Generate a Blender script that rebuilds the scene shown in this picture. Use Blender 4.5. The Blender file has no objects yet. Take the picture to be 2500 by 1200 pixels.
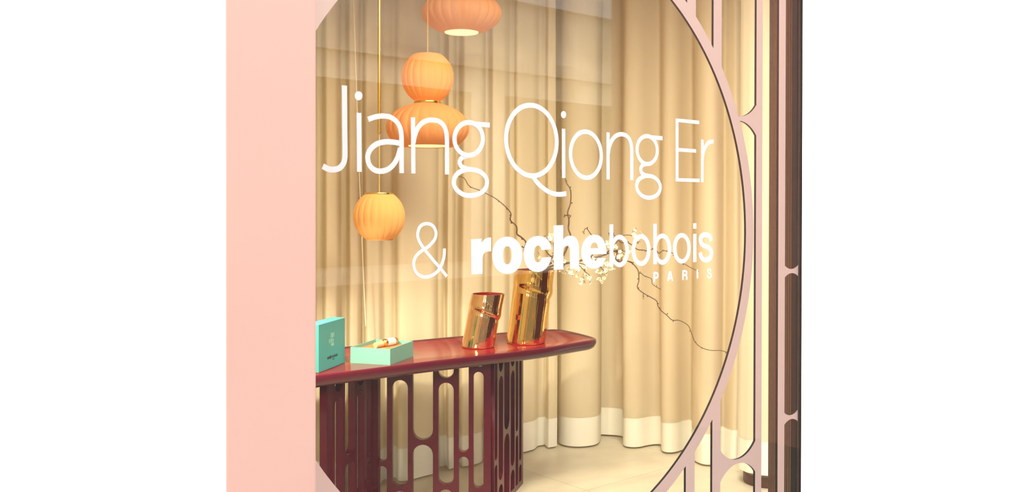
import bpy, bmesh, math, random
from mathutils import Vector
random.seed(7)
S = bpy.context.scene
COL = S.collection

# ------------------------------------------------------------------ camera
F = 2240.0; PX, PY = 1250.0, 520.0            # focal length and principal point for a 2500x1200 frame
YAW, PITCH, ROLL = 0.70591, 0.00692, -0.00149
CAM = Vector((-1.77455, -1.88851, 1.48957))
_f = Vector((math.sin(YAW)*math.cos(PITCH), math.cos(YAW)*math.cos(PITCH), -math.sin(PITCH)))
_r = Vector((math.cos(YAW), -math.sin(YAW), 0)); _d = _f.cross(_r)
FW = _f
RT = math.cos(ROLL)*_r + math.sin(ROLL)*_d
DN = -math.sin(ROLL)*_r + math.cos(ROLL)*_d
from mathutils import Matrix
cd = bpy.data.cameras.new('camera'); cam = bpy.data.objects.new('camera', cd); COL.objects.link(cam)
cd.sensor_fit = 'HORIZONTAL'; cd.sensor_width = 36.0; cd.lens = F*36/2500
cd.shift_x = 0; cd.shift_y = -(600-PY)/2500
M = Matrix((RT, -DN, -FW)).transposed().to_4x4(); M.translation = CAM
cam.matrix_world = M
cd.clip_start = .02; cd.clip_end = 200
cd.dof.use_dof = True; cd.dof.focus_distance = 3.4; cd.dof.aperture_fstop = 20.0
S.camera = cam

def ray(x, y): return RT*((x-PX)/F) + DN*((y-PY)/F) + FW
def onY(x, y, Y): d = ray(x, y); return CAM + d*((Y-CAM.y)/d.y)
def onZ(x, y, Z): d = ray(x, y); return CAM + d*((Z-CAM.z)/d.z)
def atD(x, y, D): return CAM + ray(x, y)*D

# ------------------------------------------------------------------ world, lights, exposure
W = bpy.data.worlds.new('overcast_sky'); S.world = W; W.use_nodes = True
bg = W.node_tree.nodes['Background']; bg.inputs[0].default_value = (1.0, 1.0, 1.0, 1); bg.inputs[1].default_value = 3.1
vs = S.view_settings; vs.view_transform = 'Standard'; vs.look = 'None'; vs.exposure = 0.0; vs.gamma = 1.0; vs.use_curve_mapping = False

def spot(name, loc, tgt, power, col, ang, blend=.6, size=.06):
    l = bpy.data.lights.new(name, 'SPOT'); l.energy = power; l.color = col; l.spot_size = math.radians(ang)
    l.spot_blend = blend; l.shadow_soft_size = size
    o = bpy.data.objects.new(name, l); COL.objects.link(o); o.location = loc
    o.rotation_euler = (Vector(tgt)-Vector(loc)).to_track_quat('-Z', 'Y').to_euler()
    return o
WARM = (1.0, .86, .60)
spot('display_spotlight', (-.20, 1.36, 1.60), (.42, 1.62, .84), 120, (1, .88, .66), 70, .6, .03)
spot('curtain_spotlight', (-.10, .45, 2.88), (.85, 2.20, .00), 190, WARM, 112, 1, .40)
spot('curtain_spotlight', (.60, .35, 2.88), (1.6, 2.20, .00), 198, WARM, 112, 1, .40)
spot('curtain_spotlight', (1.25, .50, 2.80), (2.35, 1.75, 1.15), 185, (1, .86, .64), 118, 1, .40)
spot('floor_fill_light', (1.45, .40, 2.88), (2.25, 1.75, .15), 260, (1, .90, .74), 62, 1, .30)  # added fill without a known fixture, lifts the lower right curtain and floor
spot('low_fill_light', (-.50, .62, 1.10), (1.15, 2.0, .25), 70, (1, .87, .64), 58, .9, .10)  # added low fill, no lamp there; brightens the curtain behind the console base
spot('vase_spotlight', (1.9, 1.0, 2.85), (1.2, 1.65, .9), 40, WARM, 36, .7, .08)

# ------------------------------------------------------------------ helpers
MATS = {}
def mat(name, col=(.8, .8, .8), rough=.5, metal=0., coat=0., spec=.5, emit=None, estr=0., noise=None, bump=None):
    if name in MATS: return MATS[name]
    m = bpy.data.materials.new(name); m.use_nodes = True; nt = m.node_tree; b = nt.nodes['Principled BSDF']
    b.inputs['Base Color'].default_value = (*col, 1); b.inputs['Roughness'].default_value = rough
    b.inputs['Metallic'].default_value = metal; b.inputs['Coat Weight'].default_value = coat
    b.inputs['Specular IOR Level'].default_value = spec
    if emit: b.inputs['Emission Color'].default_value = (*emit, 1); b.inputs['Emission Strength'].default_value = estr
    if noise or bump:
        tc = nt.nodes.new('ShaderNodeTexCoord'); mp = nt.nodes.new('ShaderNodeMapping')
        nt.links.new(tc.outputs['Object'], mp.inputs[0])
        sc, amt, stretch = (noise or bump)
        mp.inputs['Scale'].default_value = stretch
        n = nt.nodes.new('ShaderNodeTexNoise'); n.inputs['Scale'].default_value = sc; n.inputs['Detail'].default_value = 5
        nt.links.new(mp.outputs[0], n.inputs['Vector'])
        if noise:
            r = nt.nodes.new('ShaderNodeValToRGB')
            r.color_ramp.elements[0].position = .3; r.color_ramp.elements[1].position = .7
            r.color_ramp.elements[0].color = (*[c*(1-amt) for c in col], 1); r.color_ramp.elements[1].color = (*[min(1, c*(1+amt)) for c in col], 1)
            nt.links.new(n.outputs[0], r.inputs[0]); nt.links.new(r.outputs[0], b.inputs['Base Color'])
        if bump:
            bp = nt.nodes.new('ShaderNodeBump'); bp.inputs['Strength'].default_value = amt; bp.inputs['Distance'].default_value = .01
            nt.links.new(n.outputs[0], bp.inputs['Height']); nt.links.new(bp.outputs[0], b.inputs['Normal'])
    MATS[name] = m; return m

def cloth_mat(name, col, trans=.3, emit=0., ecol=None, weave=0.):
    m = bpy.data.materials.new(name); m.use_nodes = True; nt = m.node_tree; nt.nodes.clear()
    out = nt.nodes.new('ShaderNodeOutputMaterial'); d = nt.nodes.new('ShaderNodeBsdfDiffuse'); t = nt.nodes.new('ShaderNodeBsdfTranslucent')
    mx = nt.nodes.new('ShaderNodeMixShader'); mx.inputs[0].default_value = trans
    tc = nt.nodes.new('ShaderNodeTexCoord'); mp = nt.nodes.new('ShaderNodeMapping'); mp.inputs['Scale'].default_value = (60, 60, 4)
    n = nt.nodes.new('ShaderNodeTexNoise'); n.inputs['Scale'].default_value = 1.0
    r = nt.nodes.new('ShaderNodeValToRGB'); r.color_ramp.elements[0].color = (*[c*.95 for c in col], 1); r.color_ramp.elements[1].color = (*col, 1)
    nt.links.new(tc.outputs['Object'], mp.inputs[0]); nt.links.new(mp.outputs[0], n.inputs['Vector']); nt.links.new(n.outputs[0], r.inputs[0])
    nt.links.new(r.outputs[0], d.inputs[0]); nt.links.new(r.outputs[0], t.inputs[0])
    nt.links.new(d.outputs[0], mx.inputs[1]); nt.links.new(t.outputs[0], mx.inputs[2])
    if emit:
        e = nt.nodes.new('ShaderNodeEmission'); e.inputs[0].default_value = (*ecol, 1); e.inputs[1].default_value = emit
        a = nt.nodes.new('ShaderNodeAddShader'); nt.links.new(mx.outputs[0], a.inputs[0]); nt.links.new(e.outputs[0], a.inputs[1])
        nt.links.new(a.outputs[0], out.inputs[0])
    else: nt.links.new(mx.outputs[0], out.inputs[0])
    MATS[name] = m; return m

def glass_mat():
    m = bpy.data.materials.new('window_glass'); m.use_nodes = True; nt = m.node_tree; nt.nodes.clear(); L = nt.links.new
    out = nt.nodes.new('ShaderNodeOutputMaterial'); tr = nt.nodes.new('ShaderNodeBsdfTransparent'); gl = nt.nodes.new('ShaderNodeBsdfGlossy')
    tr.inputs[0].default_value = (.985, .995, .985, 1); gl.inputs['Roughness'].default_value = 0.0; gl.inputs[0].default_value = (1, 1, 1, 1)
    g = nt.nodes.new('ShaderNodeNewGeometry'); dt = nt.nodes.new('ShaderNodeVectorMath'); dt.operation = 'DOT_PRODUCT'
    L(g.outputs['Incoming'], dt.inputs[0]); L(g.outputs['Normal'], dt.inputs[1])
    def mth(op, a, b=None):
        k = nt.nodes.new('ShaderNodeMath'); k.operation = op
        if isinstance(a, (int, float)): k.inputs[0].default_value = a
        else: L(a, k.inputs[0])
        if b is not None:
            if isinstance(b, (int, float)): k.inputs[1].default_value = b
            else: L(b, k.inputs[1])
        return k.outputs[0]
    c = mth('ABSOLUTE', dt.outputs['Value']); p = mth('POWER', mth('SUBTRACT', 1.0, c), 5.0)
    fac = mth('ADD', mth('MULTIPLY', p, .96), .04)
    mx = nt.nodes.new('ShaderNodeMixShader'); L(fac, mx.inputs[0]); L(tr.outputs[0], mx.inputs[1]); L(gl.outputs[0], mx.inputs[2]); L(mx.outputs[0], out.inputs[0])
    MATS['window_glass'] = m; return m

def link(name, me, m, parent=None, smooth=False, auto=None):
    o = bpy.data.objects.new(name, me); COL.objects.link(o)
    for k in (m if isinstance(m, (list, tuple)) else [m]): me.materials.append(k)
    if parent: o.parent = parent; 
    if smooth:
        for p in me.polygons: p.use_smooth = True
    if auto is not None:
        me.set_sharp_from_angle(angle=math.radians(auto))
    return o
def pyobj(name, v, f, m, parent=None, smooth=False, auto=None, rel=True):
    if parent and rel:
        off = parent.location; v = [(a[0]-off.x, a[1]-off.y, a[2]-off.z) for a in v]
    me = bpy.data.meshes.new(name); me.from_pydata([tuple(a) for a in v], [], f); me.update()
    return link(name, me, m, parent, smooth, auto)
def bmobj(name, bm, m, parent=None, smooth=False, auto=None):
    if parent: bmesh.ops.translate(bm, verts=bm.verts, vec=-parent.location)
    me = bpy.data.meshes.new(name); bm.to_mesh(me); bm.free()
    return link(name, me, m, parent, smooth, auto)
def tag(o, label=None, cat=None, group=None, kind=None):
    if label: o['label'] = label
    if cat: o['category'] = cat
    if group: o['group'] = group
    if kind: o['kind'] = kind
    return o
def thing(name, loc, label, cat, group=None):
    o = bpy.data.objects.new(name, None); COL.objects.link(o); o.location = loc; o.empty_display_size = .05
    return tag(o, label, cat, group)
def box(lo, hi):
    v = [(x, y, z) for z in (lo[2], hi[2]) for y in (lo[1], hi[1]) for x in (lo[0], hi[0])]
    f = [(0, 2, 3, 1), (4, 5, 7, 6), (0, 1, 5, 4), (2, 6, 7, 3), (0, 4, 6, 2), (1, 3, 7, 5)]
    return v, f
def merge(parts):
    V, Fc = [], []
    for v, f in parts:
        n = len(V); V += list(v); Fc += [tuple(i+n for i in q) for q in f]
    return V, Fc
def prism(poly, z0, z1):       # plan polygon (ccw) extruded upwards
    n = len(poly); v = [(x, y, z0) for x, y in poly]+[(x, y, z1) for x, y in poly]
    f = [tuple(range(n-1, -1, -1)), tuple(range(n, 2*n))]+[(i, (i+1) % n, n+(i+1) % n, n+i) for i in range(n)]
    return v, f
def bevel(bm, w, seg=2): bmesh.ops.bevel(bm, geom=list(bm.edges), offset=w, segments=seg, affect='EDGES', profile=.5)
def bm_from(v, f):
    bm = bmesh.new(); vs_ = [bm.verts.new(a) for a in v]
    for q in f: bm.faces.new([vs_[i] for i in q])
    bmesh.ops.recalc_face_normals(bm, faces=bm.faces); return bm
def lathe(cx, cy, prof, n=48, caps=(False, False), rib=None):
    v, f = [], []
    for k, (r, z) in enumerate(prof):
        for i in range(n):
            a = 2*math.pi*i/n; q = r*(rib(a, k, len(prof)) if rib else 1)
            v.append((cx+q*math.cos(a), cy+q*math.sin(a), z))
    for k in range(len(prof)-1):
        for i in range(n):
            j = (i+1) % n; f.append((k*n+i, k*n+j, (k+1)*n+j, (k+1)*n+i))
    if caps[0]: f.append(tuple(range(n-1, -1, -1)))
    if caps[1]: f.append(tuple((len(prof)-1)*n+i for i in range(n)))
    return v, f
def tube(pts, rad, n=6):
    pts = [Vector(p) for p in pts]; v, f = [], []
    up = Vector((0.3, -.5, .81))
    for k, p in enumerate(pts):
        t = (pts[min(k+1, len(pts)-1)]-pts[max(k-1, 0)]).normalized()
        a = t.cross(up); a = a.normalized() if a.length > 1e-4 else t.cross(Vector((1, 0, 0))).normalized()
        b = t.cross(a); r = rad(k/(len(pts)-1)) if callable(rad) else rad
        for i in range(n):
            q = 2*math.pi*i/n; v.append(p+a*(r*math.cos(q))+b*(r*math.sin(q)))
    for k in range(len(pts)-1):
        for i in range(n): f.append((k*n+i, k*n+(i+1) % n, (k+1)*n+(i+1) % n, (k+1)*n+i))
    f.append(tuple(range(n-1, -1, -1))); f.append(tuple((len(pts)-1)*n+i for i in range(n)))
    return v, f
def catmull(P, sub=6, closed=False):
    P = [Vector(p) for p in P]; n = len(P); out = []
    for i in range(n if closed else n-1):
        p0 = P[(i-1) % n] if closed else P[max(i-1, 0)]; p1 = P[i]; p2 = P[(i+1) % n]; p3 = P[(i+2) % n] if closed else P[min(i+2, n-1)]
        for s in range(sub):
            t = s/sub
            out.append(.5*((2*p1)+(p2-p0)*t+(2*p0-5*p1+4*p2-p3)*t*t+(3*p1-p0-3*p2+p3)*t**3))
    if not closed: out.append(P[-1])
    return out
def shape2d(name, loops, y0, y1, m, parent=None):
    """flat sheet in the facade plane: loops of (X,Z), first outline then holes, between depths y0 (street side) and y1"""
    cu = bpy.data.curves.new(name, 'CURVE'); cu.dimensions = '2D'; cu.fill_mode = 'BOTH'; cu.extrude = abs(y1-y0)/2
    for lp in loops:
        s = cu.splines.new('POLY'); s.points.add(len(lp)-1); s.use_cyclic_u = True
        for k, (x, z) in enumerate(lp): s.points[k].co = (x, z, 0, 1)
    o = bpy.data.objects.new(name, cu); COL.objects.link(o)
    dg = bpy.context.evaluated_depsgraph_get(); me = bpy.data.meshes.new_from_object(o.evaluated_get(dg))
    bpy.data.objects.remove(o); bpy.data.curves.remove(cu)
    ym = (y0+y1)/2
    for v in me.vertices: v.co = (v.co.x, ym-v.co.z, v.co.y)
    me.materials.clear()
    me.name = name
    return link(name, me, m, parent)

# ------------------------------------------------------------------ materials
PINK = mat('pink_paint', (.86, .52, .44), .45, noise=(3, .02, (1, 1, 1)))
PINKV = mat('pink_lattice_face', (.88, .62, .57), .4)
BLACK = mat('black_edge', (.012, .006, .008), .5)
VINYL = mat('white_vinyl', (.93, .94, .96), .45)
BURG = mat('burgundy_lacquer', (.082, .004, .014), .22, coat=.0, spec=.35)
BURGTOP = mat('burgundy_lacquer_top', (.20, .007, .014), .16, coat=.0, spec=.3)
GOLD = mat('gold_glaze', (.88, .54, .14), .07, 1.0, bump=(14, .12, (3, 3, .35)))
ROSEGOLD = mat('rose_gold_glaze', (.88, .54, .24), .07, 1.0, bump=(16, .12, (3, 3, .35)))
REDIN = mat('red_glaze_inside', (.22, .006, .008), .2, coat=.5)
BRASS = mat('brushed_brass', (.80, .52, .12), .25, 1.0)
TEAL = mat('teal_card', (.055, .31, .295), .55)
MINT = mat('mint_card', (.55, .78, .56), .6)
ORANGE = mat('orange_insert', (.66, .17, .05), .6)
CREAMP = mat('cream_paper', (.60, .40, .18), .6)
WHITEP = mat('white_label', (.55, .66, .62), .5)
BROWN = mat('brown_panel_lacquer', (.085, .028, .016), .55, spec=.2, noise=(6, .25, (4, 4, .3)))
BROWND = mat('dark_brown_plinth', (.10, .04, .025), .4)
WALLC = mat('cream_wall_paint', (.82, .74, .58), .7, noise=(5, .03, (1, 1, 1)))
CEIL = mat('white_ceiling_paint', (.85, .82, .76), .8)
FLOORM = mat('beige_stone', (.58, .52, .40), .38, noise=(2.2, .16, (1, 1.6, 1)))
JOINT = mat('stone_joint', (.42, .38, .28), .8)
CURT = cloth_mat('cream_curtain_cloth', (.87, .765, .56), .35)
HEM = cloth_mat('cream_hem_cloth', (.94, .91, .81), .1)
SHADE0 = cloth_mat('honey_lamp_silk', (.86, .53, .20), .3, .03, (1, .58, .16))
SHADE1 = cloth_mat('amber_lamp_silk', (.84, .42, .14), .3, .03, (1, .50, .12))
SHADE2 = cloth_mat('orange_lamp_silk', (.76, .37, .15), .3, .03, (1, .40, .08))
CORD = mat('gold_cord', (.78, .50, .12), .5)
GLOW = mat('lamp_diffuser', (1, .85, .5), .5, emit=(1, .80, .38), estr=1.1)
BARK = mat('twig_bark', (.11, .055, .028), .7, noise=(60, .3, (1, 1, 1)))
PETAL = mat('cream_petal', (.92, .86, .66), .6)
STAMEN = mat('olive_stamen', (.42, .36, .04), .6)
GLASS = glass_mat()
PAVE = mat('grey_pavement', (.07, .069, .068), .8, noise=(4, .15, (1, 1, 1)))
STONE = mat('pale_limestone', (.74, .70, .60), .8, noise=(1.2, .3, (1, 1, 1)))
STONEW = mat('white_cornice', (.80, .80, .80), .7)
DARKSH = mat('dark_shopfront', (.06, .05, .05), .5)

# ------------------------------------------------------------------ setting
ZC = 1.40; R0 = .90; ROUT = .944
# floor with stone slabs
fl_poly = [(-.86, .03), (1.30, .03), (2.34, .78), (2.85, 1.05), (2.85, 2.62), (.2, 2.62)]
v, f = prism(fl_poly, -.06, -.006)
floor = tag(pyobj('floor', v, f, JOINT), kind='structure')
def clip(poly, axis, val, keep_greater):
    out = []
    for i in range(len(poly)):
        a, b = poly[i], poly[(i+1) % len(poly)]
        ia = (a[axis] > val) == keep_greater; ib = (b[axis] > val) == keep_greater
        if ia: out.append(a)
        if ia != ib:
            t = (val-a[axis])/(b[axis]-a[axis]); out.append((a[0]+t*(b[0]-a[0]), a[1]+t*(b[1]-a[1])))
    return out
gx = [-1.0, -.15, .75, 1.65, 2.55, 3.4]; gy = [-.2, .62, 1.52, 2.42, 3.3]
for i in range(len(gx)-1):
    for j in range(len(gy)-1):
        p = fl_poly; g = .0012
        for ax, val, kg in ((0, gx[i]+g, True), (0, gx[i+1]-g, False), (1, gy[j]+g, True), (1, gy[j+1]-g, False)):
            if p: p = clip(p, ax, val, kg)
        if len(p) >= 3:
            v, f = prism(p, -.006, 0); pyobj('floor_tile', v, f, FLOORM, floor)
v, f = prism([(-.86, .03), (1.30, .03), (2.85, 1.0), (2.85, 2.62), (.2, 2.62)], 2.95, 3.0)
tag(pyobj('ceiling', v, f, CEIL), kind='structure')
v, f = prism([(-.90, .03), (-.86, .03), (.24, 2.5), (.24, 2.62), (.18, 2.62), (.16, 2.5)], 0, 2.95)
tag(pyobj('wall_left', v, f, WALLC), kind='structure')
v, f = prism([(.24, 2.56), (2.85, 2.56), (2.85, 2.62), (.24, 2.62)], 0, 2.95)
tag(pyobj('wall_back', v, f, WALLC), kind='structure')
v, f = prism([(2.79, 1.12), (2.85, 1.05), (2.85, 2.56), (2.79, 2.56)], 0, 2.95)
tag(pyobj('wall_right', v, f, WALLC), kind='structure')
# brown splayed reveal panel at the end of the window
a = Vector((2.25, .81)); b = Vector((1.29, .05)); dr = (b-a).normalized(); nr = Vector((dr.y, -dr.x))
if nr.x > 0: nr = -nr
poly = []
N = 14
for k in range(N):
    p = a+(b-a)*(k/N); q = a+(b-a)*((k+.72)/N)
    poly += [p+nr*.0, p+nr*.006, q+nr*.006, q+nr*.0]
poly = [(p.x, p.y) for p in poly]+[(b.x+.02, b.y-.0), (a.x+.02, a.y-.02)]
v, f = prism(poly, 0, 2.95)
tag(pyobj('wall_splay', v, f, BROWN), kind='structure')
# glass pane
v, f = box((-.93, -.008, .02), (1.224, 0, 2.9))
tag(pyobj('window_1', v, f, GLASS), kind='structure')
# end channel, sill and head
v, f = box((1.2245, -.010, 0), (1.2305, .03, 2.95)); tag(pyobj('trim_1', v, f, BLACK), kind='structure')
v, f = box((-.93, -.06, -.06), (1.224, .03, .018)); tag(pyobj('trim_2', v, f, PINK), kind='structure')
v, f = box((-.93, -.06, 2.902), (1.224, .03, 2.98)); tag(pyobj('trim_3', v, f, PINK), kind='structure')
# pink pillar beside the window
yF = -.22; xl = onY(550, 600, yF).x; xr = onY(771.5, 600, yF).x
bm = bm_from(*prism([(xl, yF), (xr, yF), (-.80, -.012), (-.955, -.012)], -.06, 2.98)); bevel(bm, .004, 2)
tag(bmobj('wall_front', bm, PINK), kind='structure')

# street: pavement, building opposite and the pink porch wall, seen as reflections in the glass
v, f = box((-24, -15, -.12), (36, -.062, -.06)); tag(pyobj('pavement', v, f, PAVE), kind='structure')
ob = thing('stone_building', (6, -14.5, -.06), 'pale limestone building across the street, seen only as a reflection in the glass', 'building')
v, f = box((-24, -15, -.06), (36, -14.05, 9)); pyobj('wall', v, f, STONE, ob)
v, f = box((-24, -14.05, 4.53), (36, -13.85, 4.82)); pyobj('ledge', v, f, STONE, ob)
v, f = box((-24, -14.05, 6.12), (36, -13.8, 6.5)); pyobj('cornice', v, f, STONEW, ob)
for k in range(10):
    x0 = -22+k*5.6
    v, f = box((x0, -14.08, .3), (x0+4.6, -14.02, 4.0)); pyobj('shop_window', v, f, DARKSH, ob)
    v, f = box((x0+.9, -14.08, 6.9), (x0+2.6, -14.02, 8.6)); pyobj('window', v, f, DARKSH, ob)
v, f = box((3.45, -3.06, -.06), (3.65, -.02, 4.2)); tag(pyobj('wall_porch', v, f, mat('dimmed_pink_paint', (.50, .27, .22), .6)), kind='structure')  # same pink as the pillar, shade put into the colour to dim its reflection

# ------------------------------------------------------------------ pink lattice with the round opening
def arc(cx, cz, r, a0, a1, n): return [(cx+r*math.cos(a0+(a1-a0)*i/n), cz+r*math.sin(a0+(a1-a0)*i/n)) for i in range(n+1)]
def slot(x0, x1, z0, z1, sag=.046, n=14):
    """upright opening with shallow arched ends"""
    h = (x1-x0)/2; r = (h*h+sag*sag)/(2*sag); cx = (x0+x1)/2; al = math.asin(min(1, h/r))
    up = [(cx+r*math.sin(t), z1-r+r*math.cos(t)) for t in [al-2*al*i/n for i in range(n+1)]]
    dn = [(cx+r*math.sin(t), z0+r-r*math.cos(t)) for t in [-al+2*al*i/n for i in range(n+1)]]
    return dn+up                                           # counter-clockwise from lower left
def minus_disc(poly, R):
    pts = []
    for i in range(len(poly)):
        a, b = poly[i], poly[(i+1) % len(poly)]; m = max(1, int(math.hypot(b[0]-a[0], b[1]-a[1])/.004))
        pts += [(a[0]+(b[0]-a[0])*k/m, a[1]+(b[1]-a[1])*k/m) for k in range(m)]
    ins = [math.hypot(x, z-ZC) < R for x, z in pts]
    if not any(ins): return [poly]
    if all(ins): return []
    st = next(i for i in range(len(pts)) if ins[i-1] and not ins[i]); runs = []; cur = None
    for k in range(len(pts)):
        i = (st+k) % len(pts)
        if not ins[i]:
            if cur is None: cur = []
            cur.append(pts[i])
        elif cur: runs.append(cur); cur = None
    if cur: runs.append(cur)
    out = []
    for r_ in runs:
        if len(r_) < 4: continue
        p = [math.atan2(q[1]-ZC, q[0]) for q in (r_[-1], r_[0])]
        e = [(R*math.cos(p[0]+(p[1]-p[0])*k/16), ZC+R*math.sin(p[0]+(p[1]-p[0])*k/16)) for k in range(17)]
        rr = r_+e
        ar = sum(rr[i][0]*rr[(i+1) % len(rr)][1]-rr[(i+1) % len(rr)][0]*rr[i][1] for i in range(len(rr)))/2
        if abs(ar) > 3e-4: out.append(rr)
    return out
ZB, ZT = .03, 2.9
cols = [(.759, .958, [.618, 1.7935]), (.995, 1.095, [.20, 2.62]), (1.138, 1.2235, [.722, 1.2565]), (.622, .715, [.16, 2.66]), (.455, .577, [.30, 2.5]), (.20, .412, [.10, 2.70]), (-.08, .08, [.22, 2.58])]
holes = []
for x0, x1, w in cols:
    sag = .046*min(1, (x1-x0)/.199)**.8 if x0 != 1.138 else .014
    zs = [ZB+.03]+sum([[z-.0075, z+.0075] for z in w], [])+[ZT-.03]
    for sgn in ((1, -1) if x0 > 0 and x1 < .93 else (1,)):
        for k in range(0, len(zs), 2):
            X0, X1 = (x0, x1) if sgn > 0 else (-x1, -x0)
            for q in minus_disc(slot(X0, X1, zs[k], zs[k+1], sag), ROUT): holes.append(q)
outer = [(-.93, ZB), (1.2235+.0008, ZB), (1.2235+.0008, ZT), (-.93, ZT)]
lat = shape2d('lattice_screen', [outer, arc(0, ZC, R0, 0, 2*math.pi*(1-1/180), 179)]+holes, 0.001, .0092, [PINKV, BLACK])
for p in lat.data.polygons: p.material_index = 0 if abs(p.normal.y) > .7 else 1
tag(lat, 'pale pink lattice screen with black edges around a large round opening', 'screen')

# ------------------------------------------------------------------ vinyl lettering on the glass
YL = -.0088
def G(x, y): p = onY(x, y, YL); return (p.x, p.z)
RIB = [0]
def ribbon(cl, w, closed=False):
    n = len(cl); v, f = [], []; RIB[0] += 1; lift = .0003*(RIB[0] % 4)
    for i in range(n):
        a = cl[(i-1) % n] if closed or i > 0 else cl[i]; b = cl[(i+1) % n] if closed or i < n-1 else cl[i]
        t = Vector((b[0]-a[0], b[1]-a[1])).normalized(); nn = Vector((-t.y, t.x))*(w/2)
        yo = YL-lift-(0 if closed else .0004*i/n)
        for y in (yo, YL+.0006):
            v += [(cl[i][0]+nn.x, y, cl[i][1]+nn.y), (cl[i][0]-nn.x, y, cl[i][1]-nn.y)]
    for i in range(n if closed else n-1):
        j = (i+1) % n; A, B = 4*i, 4*j
        f += [(A, B, B+1, A+1), (A+2, A+3, B+3, B+2), (A, A+2, B+2, B), (A+1, B+1, B+3, A+3)]
    if not closed: f += [(0, 1, 3, 2), (4*n-4, 4*n-2, 4*n-1, 4*n-3)]
    return v, f
def zmap(sc, ox, oy): return lambda p: G(p[0]/sc+ox, p[1]/sc+oy)
def stroke(mp, pts, w, sub=6, smooth=True, closed=False):
    P = [Vector((*mp(p), 0)) for p in pts]
    if smooth: P = catmull(P, sub, closed)
    return ribbon([(p.x, p.y) for p in P], w, closed)
def oval(cx, cy, rx, ry, k=0., n=56, e=2.0):
    out = []
    for i in range(n):
        t = 2*math.pi*i/n; c, s = math.cos(t), math.sin(t)
        dx = rx*math.copysign(abs(c)**(2/e), c); dy = ry*math.copysign(abs(s)**(2/e), s)
        out.append((cx+dx+k*dy, cy+dy))
    return out
def ring(mp, cx, cy, rx, ry, w, k=0.): return stroke(mp, oval(cx, cy, rx, ry, k), w, 1, False, True)
def dense(pts, sub=5): return [(p.x, p.y) for p in catmull([Vector((*q, 0)) for q in pts], sub, True)]
def strokes_letter(parent, *parts):
    v, f = merge(parts); return pyobj('letter', v, f, VINYL, parent)
def sheet_letter(parent, mp, *loops):
    o = shape2d('letter', [[mp(p) for p in lp] for lp in loops], YL, YL+.0006, VINYL)
    for q in o.data.vertices: q.co -= parent.location
    o.parent = parent; return o
def joined(objs):
    """letters made of two overlapping sheets become one mesh"""
    parts = [([(q.co.x, q.co.y-.0003*k, q.co.z) for q in o.data.vertices], [tuple(p.vertices) for p in o.data.polygons]) for k, o in enumerate(objs)]
    par = objs[0].parent
    for o in objs: bpy.data.objects.remove(o)
    v, f = merge(parts); return pyobj('letter', v, f, VINYL, par, rel=False)
def anchor(x, y): p = onY(x, y, YL); return (p.x, p.y, p.z)

t1 = thing('window_lettering', anchor(840, 420), 'tall thin white vinyl name in three words across the glass', 'lettering')
m1 = zmap(5, 780, 200); w1 = .0166
z = lambda xs: onY(xs[1], 300, YL).x-onY(xs[0], 300, YL).x
w1 = z((834.7, 847.2))
strokes_letter(t1, stroke(m1, [(304, 42), (306, 300), (308, 600), (311, 860), (306, 945), (285, 1005), (238, 1052), (165, 1069), (100, 1058), (40, 1026)], w1))
dot = lambda mp, cx, cy, rx, ry: (lambda P: ([(x, y, zz) for y in (YL, YL+.0006) for x, zz in P], [tuple(range(32)), tuple(range(63, 31, -1))]+[(i, 32+i, 32+(i+1) % 32, (i+1) % 32) for i in range(32)]))([mp(q) for q in oval(cx, cy, rx, ry, n=32)])
strokes_letter(t1, stroke(m1, [(481, 376), (486, 1095)], w1*.93, smooth=False), dot(m1, 478, 168, 47, 55))
strokes_letter(t1, stroke(m1, [(592, 456), (680, 426), (770, 415), (865, 430), (940, 485), (983, 560), (998, 650), (1000, 760), (1000, 950), (1001, 1111)], w1*.93),
               stroke(m1, [(990, 748), (900, 733), (800, 730), (705, 754), (635, 806), (595, 875), (590, 945), (612, 1015), (665, 1068), (740, 1088), (830, 1068), (905, 1005), (955, 915), (985, 810)], w1*.97))
m2 = zmap(5.4545, 990, 270)
strokes_letter(t1, stroke(m2, [(100, 88), (104, 835)], w1*.9, smooth=False),
               stroke(m2, [(106, 430), (122, 335), (160, 237), (220, 166), (290, 131), (360, 124), (432, 137), (495, 182), (535, 262), (550, 370), (551, 600), (552, 849)], w1*.93))
strokes_letter(t1, ring(m2, 840, 375, 189, 219, w1*.93), stroke(m2, [(905, 176), (1122, 191)], w1*.93, smooth=False),
               stroke(m2, [(815, 601), (752, 625), (721, 680), (742, 737), (800, 768), (870, 781), (955, 797), (1030, 840), (1075, 900), (1084, 965), (1060, 1040), (990, 1100), (880, 1128), (780, 1118), (700, 1070), (652, 1005), (643, 940), (665, 872), (720, 817), (800, 786), (870, 781)], w1*.93))
m3 = zmap(4.8, 1220, 240); w2 = w1
strokes_letter(t1, ring(m3, 371, 493, 297, 414, w2, .036), stroke(m3, [(388, 918), (450, 1000), (530, 1068), (610, 1110), (690, 1124), (777, 1115)], w2))
strokes_letter(t1, stroke(m3, [(749, 355), (750, 932)], w2*.93, smooth=False), dot(m3, 749, 190, 30, 42))
m4 = zmap(6, 1360, 260)
strokes_letter(t1, ring(m4, 423, 704, 225, 338, w2*.97, .037))
strokes_letter(t1, stroke(m4, [(747, 378), (747, 1066)], w2*.93, smooth=False),
               stroke(m4, [(749, 690), (764, 595), (800, 500), (850, 437), (900, 411), (950, 405), (1010, 425), (1058, 480), (1085, 560), (1093, 660), (1093, 860), (1092, 1077)], w2*.95))
m5 = zmap(5.4545, 1540, 280)
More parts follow.
